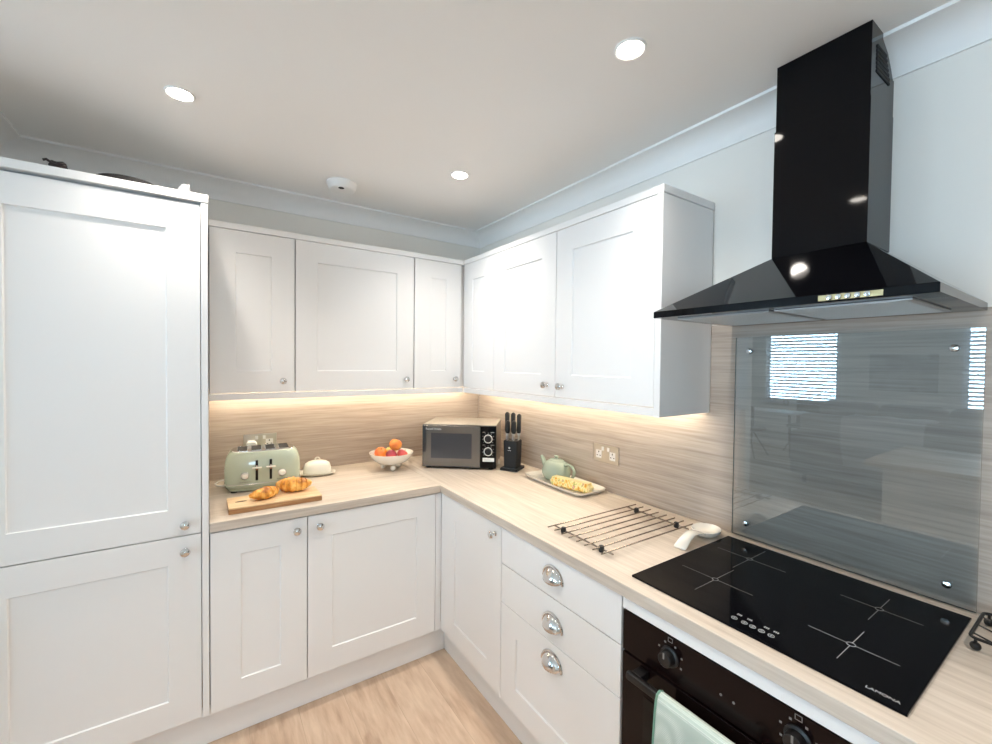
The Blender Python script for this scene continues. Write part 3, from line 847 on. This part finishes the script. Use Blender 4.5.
bm = BM(); loft(bm, [(.0005, 0, 0, .020, .018, 3), (.018, 0, 0, .022, .020, 3), (.030, 0, 0, .017, .015, 2.5), (.034, 0, 0, .006, .006, 2)], 20)
o = obj('cable_plug', bm, M['white_plastic']); o.location = (-.155, -.47, .910); tag(o, 'small white plug top on the worktop between microwave and knife block', 'plug')

# ------------------------------------------------------------------ knife block
KA = math.radians(-58)
kc = Vector((-.147, -.628, .910))
t = thing('knife_block', 'black knife block with a square base beside the microwave', 'knife block', kc, KA)
obj('base', box(BM(), -.055, .055, -.062, .062, .0006, .016, .003), M['black_matte'], t)
bd = obj('block', loft(BM(), [(.0162, 0, 0, .041, .044, 7), (.17, 0, 0, .045, .046, 7), (.175, 0, 0, .043, .044, 7)], 48), M['black_matte'], t, 50)
bm = BM(); lathe(bm, [(.006, 0), (.006, -.0008)], 16, (-.010, -.0465, .135), 'y'); box(bm, -.020, 0, -.0473, -.0462, .118, .1205)
bdg = obj('badge', bm, M['print'], bd, 0); bdg.location = (.008, 0, 0)
def knife(x, y, top, label):
    # x, y in the block's frame; handle stands above the block top
    k = thing('kitchen_knife', label, 'knife', kc + Matrix.Rotation(KA, 3, 'Z') @ Vector((x, y, .1755)), KA, 'knives in the black block')
    obj('blade', box(BM(), -.0012, .0012, -.014, .014, .0002, .030), M['steel'], k, 0)
    obj('bolster', box(BM(), -.006, .006, -.011, .011, .0302, .042, .002), M['steel'], k)
    b = BM()
    loft(b, [(.0422, 0, 0, .009, .012, 3), (.06, 0, -.001, .0125, .0165, 3), (top*.6, 0, .001, .0115, .015, 3), (top-.012, 0, 0, .0125, .0165, 3), (top, 0, 0, .005, .008, 2.6)], 20)
    obj('handle', b, M['black'], k, 60)
hd_ = 'black-handled knife in the '
knife(-.040, .008, .165, hd_+'block, tall one on the microwave side'); knife(-.002, .010, .163, hd_+'block, tall one in the middle'); knife(.037, .006, .158, hd_+'block, tall one on the wall side')
knife(-.021, -.026, .118, hd_+'block, short one between the tall microwave-side pair'); knife(.018, -.026, .118, hd_+'block, short one in front of the wall-side pair')

# ------------------------------------------------------------------ tray, teapot, packet
t = thing('serving_tray', 'white glazed oblong tray holding the teapot and biscuit packet', 'tray', (-.114, -1.034, .910), math.radians(-2.5))
a_, b_ = .101, .226
obj('dish', loft(BM(), [(.001, 0, 0, a_-.020, b_-.020, 7), (.006, 0, 0, a_-.012, b_-.012, 7), (.020, 0, 0, a_, b_, 8), (.023, 0, 0, a_+.001, b_+.001, 8), (.0215, 0, 0, a_-.005, b_-.005, 8), (.011, 0, 0, a_-.014, b_-.014, 7), (.008, 0, 0, a_-.022, b_-.022, 7)], 72), M['ceramic'], t, 45)
t = thing('teapot', 'round sage green teapot standing on the white tray', 'teapot', (-.098, -.962, .9185), math.radians(90)); t.scale = (1.13, .97, 1)
obj('belly', lathe(BM(), [(.0005, .0006), (.050, .0006), (.059, .006), (.069, .020), (.0745, .036), (.0735, .053), (.066, .078), (.055, .094), (.046, .101), (.040, .103), (.0005, .103)], 40), M['teapot'], t, 60)
l = obj('lid', lathe(BM(), [(.040, .1042), (.038, .108), (.025, .112), (.010, .114), (.0005, .114)], 32), M['teapot'], t, 60)
obj('lid_knob', lathe(BM(), [(.008, .1142), (.007, .120), (.012, .124), (.013, .128), (.0005, .131)], 24), M['teapot'], l, 60)
obj('spout', tube(BM(), [(.055, 0, .035), (.075, 0, .055), (.090, 0, .078), (.102, 0, .098), (.110, 0, .106)], .01, 14, radii=[.020, .017, .013, .010, .009]), M['teapot'], t, 60)
hp = [(-.058, 0, .088), (-.085, 0, .098), (-.108, 0, .092), (-.122, 0, .072), (-.120, 0, .050), (-.105, 0, .033), (-.085, 0, .024), (-.064, 0, .022)]
obj('handle', tube(BM(), hp, .0075, 10), M['teapot'], t, 60)
# biscuit packet: rounded loaf-shaped film pack with crimped ends
t = thing('biscuit_packet', 'yellow patterned biscuit packet lying on the tray in front of the teapot', 'packet', (-.149, -1.132, .9185), math.radians(13))
bm = BM()
prism(bm, [(-.018, .0005), (.020, .0005), (.022, .006), (.022, .040), (.019, .046), (-.019, .046), (-.022, .040), (-.022, .006)], 'y', -.105, .105)
obj('sleeve', bm, M['packet'], t, 25, .0015)
obj('top_film', box(BM(), -.0185, .0185, -.103, .103, .0462, .0472), M['packet_top'], t, 0)
for s in (-1, 1):
    bm = BM()
    prism(bm, [(s*.1052, .004), (s*.1052, .042), (s*.112, .032), (s*.116, .030), (s*.116, .018), (s*.112, .015)], 'x', -.018, .018)
    obj('crimped_end', bm, M['packet_top'], t, 25)

# ------------------------------------------------------------------ trivet rack, spoon rest, wire stand
t = thing('trivet_rack', 'chrome rod trivet lying on the worktop beside the hob', 'trivet', (-.347, -1.608, .910), math.radians(-1))
zr = .0175
for k in range(8):
    y = .132-k*.0385
    bm = BM(); tube(bm, [(-.250, y, zr), (.250, y, zr)], .0026, 8)
    obj('rod', bm, M['rod'], t)
for x in (-.208, .205):
    obj('cross_bar', tube(BM(), [(x, .145, zr-.0062), (x, -.150, zr-.0066)], .0032, 8), M['rod'], t)
    for y in (.092, -.098):
        obj('rubber_foot', lathe(BM(), [(.008, .0005), (.010, .006), (.010, .017), (.007, .0215)], 16, (x, y, 0)), M['rubber'], t)
t = thing('spoon_rest', 'white ceramic spoon rest between the trivet and the glass splashback', 'spoon rest', (-.112, -1.812, .910), math.radians(184))
bm = BM()
# scooped bowl
loft(bm, [(.0008, 0, 0, .032, .027, 2), (.004, 0, 0, .046, .039, 2), (.015, 0, 0, .056, .048, 2), (.024, 0, 0, .058, .050, 2), (.0255, 0, 0, .056, .048, 2), (.022, 0, 0, .052, .044, 2), (.010, 0, 0, .038, .032, 2), (.007, 0, 0, .01, .009, 2)], 40)
obj('scoop', bm, M['ceramic'], t, 60)
bm = BM(); hp = [(.044, .0, .0225), (.075, 0, .033), (.105, .001, .040), (.135, .002, .036), (.162, .003, .027), (.184, .004, .014), (.202, .005, .0065)]
hw_ = [.034, .026, .021, .020, .021, .023, .025]
R = []
for (x, y, z), w in zip(hp, hw_):
    R.append([bm.verts.new((x, y+w*q, z-.004*(abs(q) > .5)+d)) for d in (0, -.006) for q in ((-1, -.5, 0, .5, 1) if d == 0 else (1, .5, 0, -.5, -1))])
for a, b in zip(R, R[1:]):
    n = len(a)
    for k in range(n): bm.faces.new((a[k], a[(k+1) % n], b[(k+1) % n], b[k]))
bm.faces.new(R[0][::-1]); bm.faces.new(R[-1]); bmesh.ops.recalc_face_normals(bm, faces=bm.faces[:])
o = obj('handle', bm, M['ceramic'], t, 60); s = o.modifiers.new('sub', 'SUBSURF'); s.levels = 2; s.render_levels = 2

t = thing('wire_stand', 'black wire stand with ball feet on the worktop beside the hob', 'stand', (-.150, -2.512, .910), 0)
bm = BM(); zt = .030
loop = []
for cx, cy, a0 in ((.072, -.001, 0), (-.071, -.001, 90), (-.071, -.200, 180), (.072, -.200, 270)):
    for k in range(5):
        a = math.radians(a0+k*22.5); loop.append((cx+.014*math.cos(a), cy+.014*math.sin(a), zt))
tube(bm, loop, .0035, 8, True)
obj('top_frame', bm, M['black'], t)
for x in (-.055, 0, .055):
    obj('wire', tube(BM(), [(x, .0125, zt-.001), (x, -.03, zt-.012), (x, -.17, zt-.012), (x, -.2125, zt-.001)], .0022, 6), M['black'], t)
for x in (-.078, .082):
    for y in (.004, -.205):
        bm = BM(); ball(bm, (x, y, .0105), .0095); tube(bm, [(x, y, .018), (x, y, zt)], .003, 6)
        obj('ball_foot', bm, M['black'], t)

# ------------------------------------------------------------------ clutter on top of the tall cabinet
ZT = 2.1745
bm = BM()
for k in range(5):
    tube(bm, [(.034*math.cos(a*PI/10)*(1-.08*k), .026*math.sin(a*PI/10)*(1-.05*k)+.003*k, .008+.0115*k+.003*math.sin(a*.9+k)) for a in range(20)], .0085, 8, True)
tube(bm, [(-.018, -.01, .05), (-.034, -.02, .058), (-.046, -.02, .053)], .0055, 8)
o = obj('cable_coil', bm, M['dark_brown']); o.location = (-2.088, -.60, ZT); o.scale = (.72, .72, .8); tag(o, 'small dark brown coil lying on top of the full-height cabinet', 'coil')
o = obj('round_dish', lathe(BM(), [(.05, .001), (.085, .012), (.095, .028), (.0965, .031), (.092, .030), (.082, .014), (.0005, .006)], 36, caps=False), M['black']); o.location = (-1.905, -.555, ZT); tag(o, 'shallow black dish whose rim shows over the full-height cabinet', 'dish')
bm = BM(); ball(bm, (0, 0, .024), .03, 1, .7, .8, 14, 9)
for v in bm.verts:
    n_ = noise.noise(v.co*60); v.co *= 1+.25*n_
    if v.co.z > .03: v.co.x += .35*(v.co.z-.03)*3; v.co.z += (v.co.z-.03)*1.2
    v.co.z = max(v.co.z, .001)
o = obj('crumpled_bag', bm, M['clear_film']); o.location = (-1.738, -.60, ZT); o.scale = (.7, .7, .8); tag(o, 'crumpled pale plastic bag at the corner on top of the full-height cabinet', 'bag')

# ------------------------------------------------------------------ ceiling fittings
t = thing('smoke_alarm', 'white round smoke alarm on the ceiling above the wall cabinets', 'smoke alarm', (-1.078, -.378, H), 0)
obj('housing', lathe(BM(), [(.074, -.0005), (.076, -.010), (.072, -.014), (.070, -.024), (.063, -.036), (.055, -.040), (.0005, -.041)], 44), M['white_plastic'], t, 40)
obj('test_button', lathe(BM(), [(.016, -.0412), (.014, -.044), (.0005, -.0445)], 20, (-.012, -.036, .003)), M['black_matte'], t)
SPOTS = [((-1.736, -.822), 'recessed ceiling downlight above the full-height cabinet end of the kitchen'),
         ((-.628, -1.847), 'recessed ceiling downlight in front of the extractor hood'),
         ((-.626, -.816), 'recessed ceiling downlight over the inner worktop corner'),
         ((-1.700, -1.820), 'recessed ceiling downlight in the middle of the kitchen floor'),
         ((-.650, -2.900), 'recessed ceiling downlight past the hood over the worktop'),
         ((-1.735, -2.900), 'recessed ceiling downlight over the kitchen entrance')]
SPOT_W = 31.
for (x, y), lab in SPOTS:
    t = thing('downlight', lab, 'light', (x, y, H), 0, 'recessed ceiling downlights')
    obj('trim_ring', lathe(BM(), [(.0370, -.0005), (.046, -.0005), (.045, -.004), (.041, -.0055), (.0375, -.004)], 36, caps=False), M['white_plastic'], t, 40)
    obj('bulb', lathe(BM(), [(.0005, -.0055), (.028, -.0055), (.036, -.0035), (.0365, -.0006)], 28, caps=False), M['bulb'], t)
    ld_ = bpy.data.lights.new('downlight_lamp', 'SPOT'); ld_.energy = SPOT_W; ld_.color = (1, .93, .85)
    ld_.spot_size = math.radians(118); ld_.spot_blend = 1.0; ld_.shadow_soft_size = .03
    lo_ = bpy.data.objects.new('downlight_lamp', ld_); COL.objects.link(lo_); lo_.parent = t; lo_.location = (0, 0, -.012)

# ------------------------------------------------------------------ lounge beyond (seen mirrored in the splashback)
t = thing('sofa', 'large grey fabric sofa with its back towards the kitchen', 'sofa', (-5.4, -1.25, 0), 0)
def soft(bm, *b, bev=.05): return box(bm, *b, bev, 4)
obj('base', soft(BM(), -.45, .45, -1.05, 1.05, .10, .42), M['sofa'], t, 60)
obj('back', soft(BM(), .22, .48, -1.05, 1.05, .12, .92), M['sofa'], t, 60)
for y in (-1.16, .94): obj('arm', soft(BM(), -.45, .47, y, y+.22, .1, .68), M['sofa'], t, 60)
for k, y in enumerate((-.88, -.27, .34)): obj('back_cushion', soft(BM(), -.08, .21, y, y+.6, .57, 1.09, bev=.1), M['sofa'], t, 60)
for y in (-.9, .02): obj('seat_cushion', soft(BM(), -.44, .1, y, y+.9, .42, .56, bev=.05), M['sofa'], t, 60)
for sx in (-.4, .4):
    for sy in (-1.0, 1.0): obj('foot', lathe(BM(), [(.02, .001), (.025, .1)], 10, (sx, sy, 0)), M['black'], t)
bm = BM(); G = []
for j in range(16):
    s = j/15; row = []
    for i in range(14):
        u = i/13; y = -.2+.75*u+.04*math.sin(s*5)
        if s < .5: p = (.514+.006*math.sin(u*17), y, .32+1.24*s)
        else: p = (.514-(s-.5)*.52, y, .944+.012*math.sin(u*14+s*6))
        row.append(bm.verts.new(p))
    G.append(row)
for j in range(15):
    for i in range(13): bm.faces.new((G[j][i], G[j][i+1], G[j+1][i+1], G[j+1][i]))
o = obj('throw_blanket', bm, M['throw'], None, 180); o.location = (-5.4, -1.25, 0); s = o.modifiers.new('thick', 'SOLIDIFY'); s.thickness = .012
tag(o, 'pale grey throw draped over the back of the grey sofa', 'throw')

t = thing('dining_table', 'white dining table below the lounge window', 'table', (-6.75, .95, 0))
obj('table_top', box(BM(), -.30, .30, -.5, .5, .72, .75, .008), M['white_plastic'], t)
for sx in (-1, 1):
    for sy in (-1, 1): obj('leg', tube(BM(), [(sx*.24, sy*.4, .72), (sx*.26, sy*.44, .001)], .02, 10), M['chair'], t)
t = thing('dining_chair', 'charcoal shell chair with splayed metal legs beside the dining table', 'chair', (-6.15, 1.05, 0), math.radians(-90))
obj('seat', soft(BM(), -.22, .22, -.22, .22, .43, .49, bev=.025), M['chair'], t, 60)
b = soft(BM(), -.21, .21, .19, .23, .46, .86, bev=.02); obj('backrest', b, M['chair'], t, 60)
for sx in (-1, 1):
    for sy in (-1, 1): obj('leg', tube(BM(), [(sx*.06, sy*.06, .43), (sx*.24, sy*.24, .001)], .011, 8), M['black'], t)
t = thing('dining_chair', 'charcoal shell chair standing between the dining table and window', 'chair', (-7.31, .62, 0), math.radians(90))
for nm, bmx, mt_ in (('seat', soft(BM(), -.22, .22, -.22, .22, .43, .49, bev=.025), 'chair'), ('backrest', soft(BM(), -.21, .21, .19, .23, .46, .90, bev=.02), 'chair')): obj(nm, bmx, M[mt_], t, 60)
for sx in (-1, 1):
    for sy in (-1, 1): obj('leg', tube(BM(), [(sx*.06, sy*.06, .43), (sx*.24, sy*.24, .001)], .011, 8), M['black'], t)
o = obj('wine_glass', lathe(BM(), [(.034, .0008), (.033, .003), (.005, .006), (.004, .09), (.02, .10), (.036, .13), (.038, .16), (.032, .20), (.0305, .20), (.036, .16), (.034, .131), (.018, .104), (.0005, .099)], 28, caps=False), M['pane'], None, 60); o.location = (-6.75, .70, .7505)
tag(o, 'clear stemmed wine glass standing on the dining table', 'glass')
t = thing('peninsula_unit', 'cream kitchen peninsula unit with an oak-look top facing the hob', 'cabinet', (0, 0, 0))
obj('body', box(BM(), -3.02, -2.18, -2.42, -1.75, .001, .87), M['island'], t, 0)
obj('top_board', box(BM(), -3.1, -2.1, -2.47, -1.67, .8715, .91, .002), M['top_y'], t)
o = obj('wall_picture', box(BM(), WX+.001, WX+.025, -1.02, -.20, 1.15, 1.75, .003), [M['art']]); tag(o, 'grey abstract framed print on the lounge wall between the windows', 'picture')

# ------------------------------------------------------------------ daylight
w = bpy.data.worlds.new('daylight'); S.world = w; w.use_nodes = True
bg = w.node_tree.nodes['Background']
bg.inputs['Color'].default_value = (.56, .79, 1.0, 1); bg.inputs['Strength'].default_value = 23.0
for i, (a, b, z0, z1) in enumerate(wins+[FILL_WIN]):
    al = bpy.data.lights.new('window_portal', 'AREA'); al.shape = 'RECTANGLE'; al.size = b-a; al.size_y = z1-z0
    al.cycles.is_portal = True
    o = bpy.data.objects.new('window_portal', al); COL.objects.link(o)
    o.location = (WX-.095, (a+b)/2, (z0+z1)/2); o.rotation_euler = (PI/2, 0, -PI/2)
    if i == 3: o.location = ((a+b)/2, SY-.095, (z0+z1)/2); o.rotation_euler = (PI/2, 0, 0)

# ------------------------------------------------------------------ camera
cam = bpy.data.cameras.new('camera'); co = bpy.data.objects.new('camera', cam); COL.objects.link(co)
yaw, pitch, roll = math.radians(33.8452), math.radians(-1.2271), math.radians(-.5993)
F = Vector((math.sin(yaw)*math.cos(pitch), math.cos(yaw)*math.cos(pitch), math.sin(pitch)))
U = Vector((-math.sin(pitch)*math.sin(yaw), -math.sin(pitch)*math.cos(yaw), math.cos(pitch)))
Rr = Vector((math.cos(yaw), -math.sin(yaw), 0))
R2 = math.cos(roll)*Rr-math.sin(roll)*U; U2 = math.sin(roll)*Rr+math.cos(roll)*U
co.matrix_world = Matrix(((R2.x, U2.x, -F.x, -1.6585), (R2.y, U2.y, -F.y, -2.6956), (R2.z, U2.z, -F.z, 1.5447), (0, 0, 0, 1)))
cam.sensor_width = 36; cam.lens = 429.82/992*36; cam.clip_start = .02; cam.clip_end = 60
S.camera = co

S.view_settings.view_transform = 'Standard'; S.view_settings.look = 'None'
S.view_settings.exposure = 0.42; S.view_settings.gamma = 1.0; S.view_settings.use_curve_mapping = False
S.cycles.use_denoising = True
S.cycles.max_bounces = 10; S.cycles.diffuse_bounces = 6; S.cycles.glossy_bounces = 5; S.cycles.transparent_max_bounces = 12
S.cycles.caustics_reflective = False; S.cycles.caustics_refractive = False
S.cycles.sample_clamp_indirect = 6.0
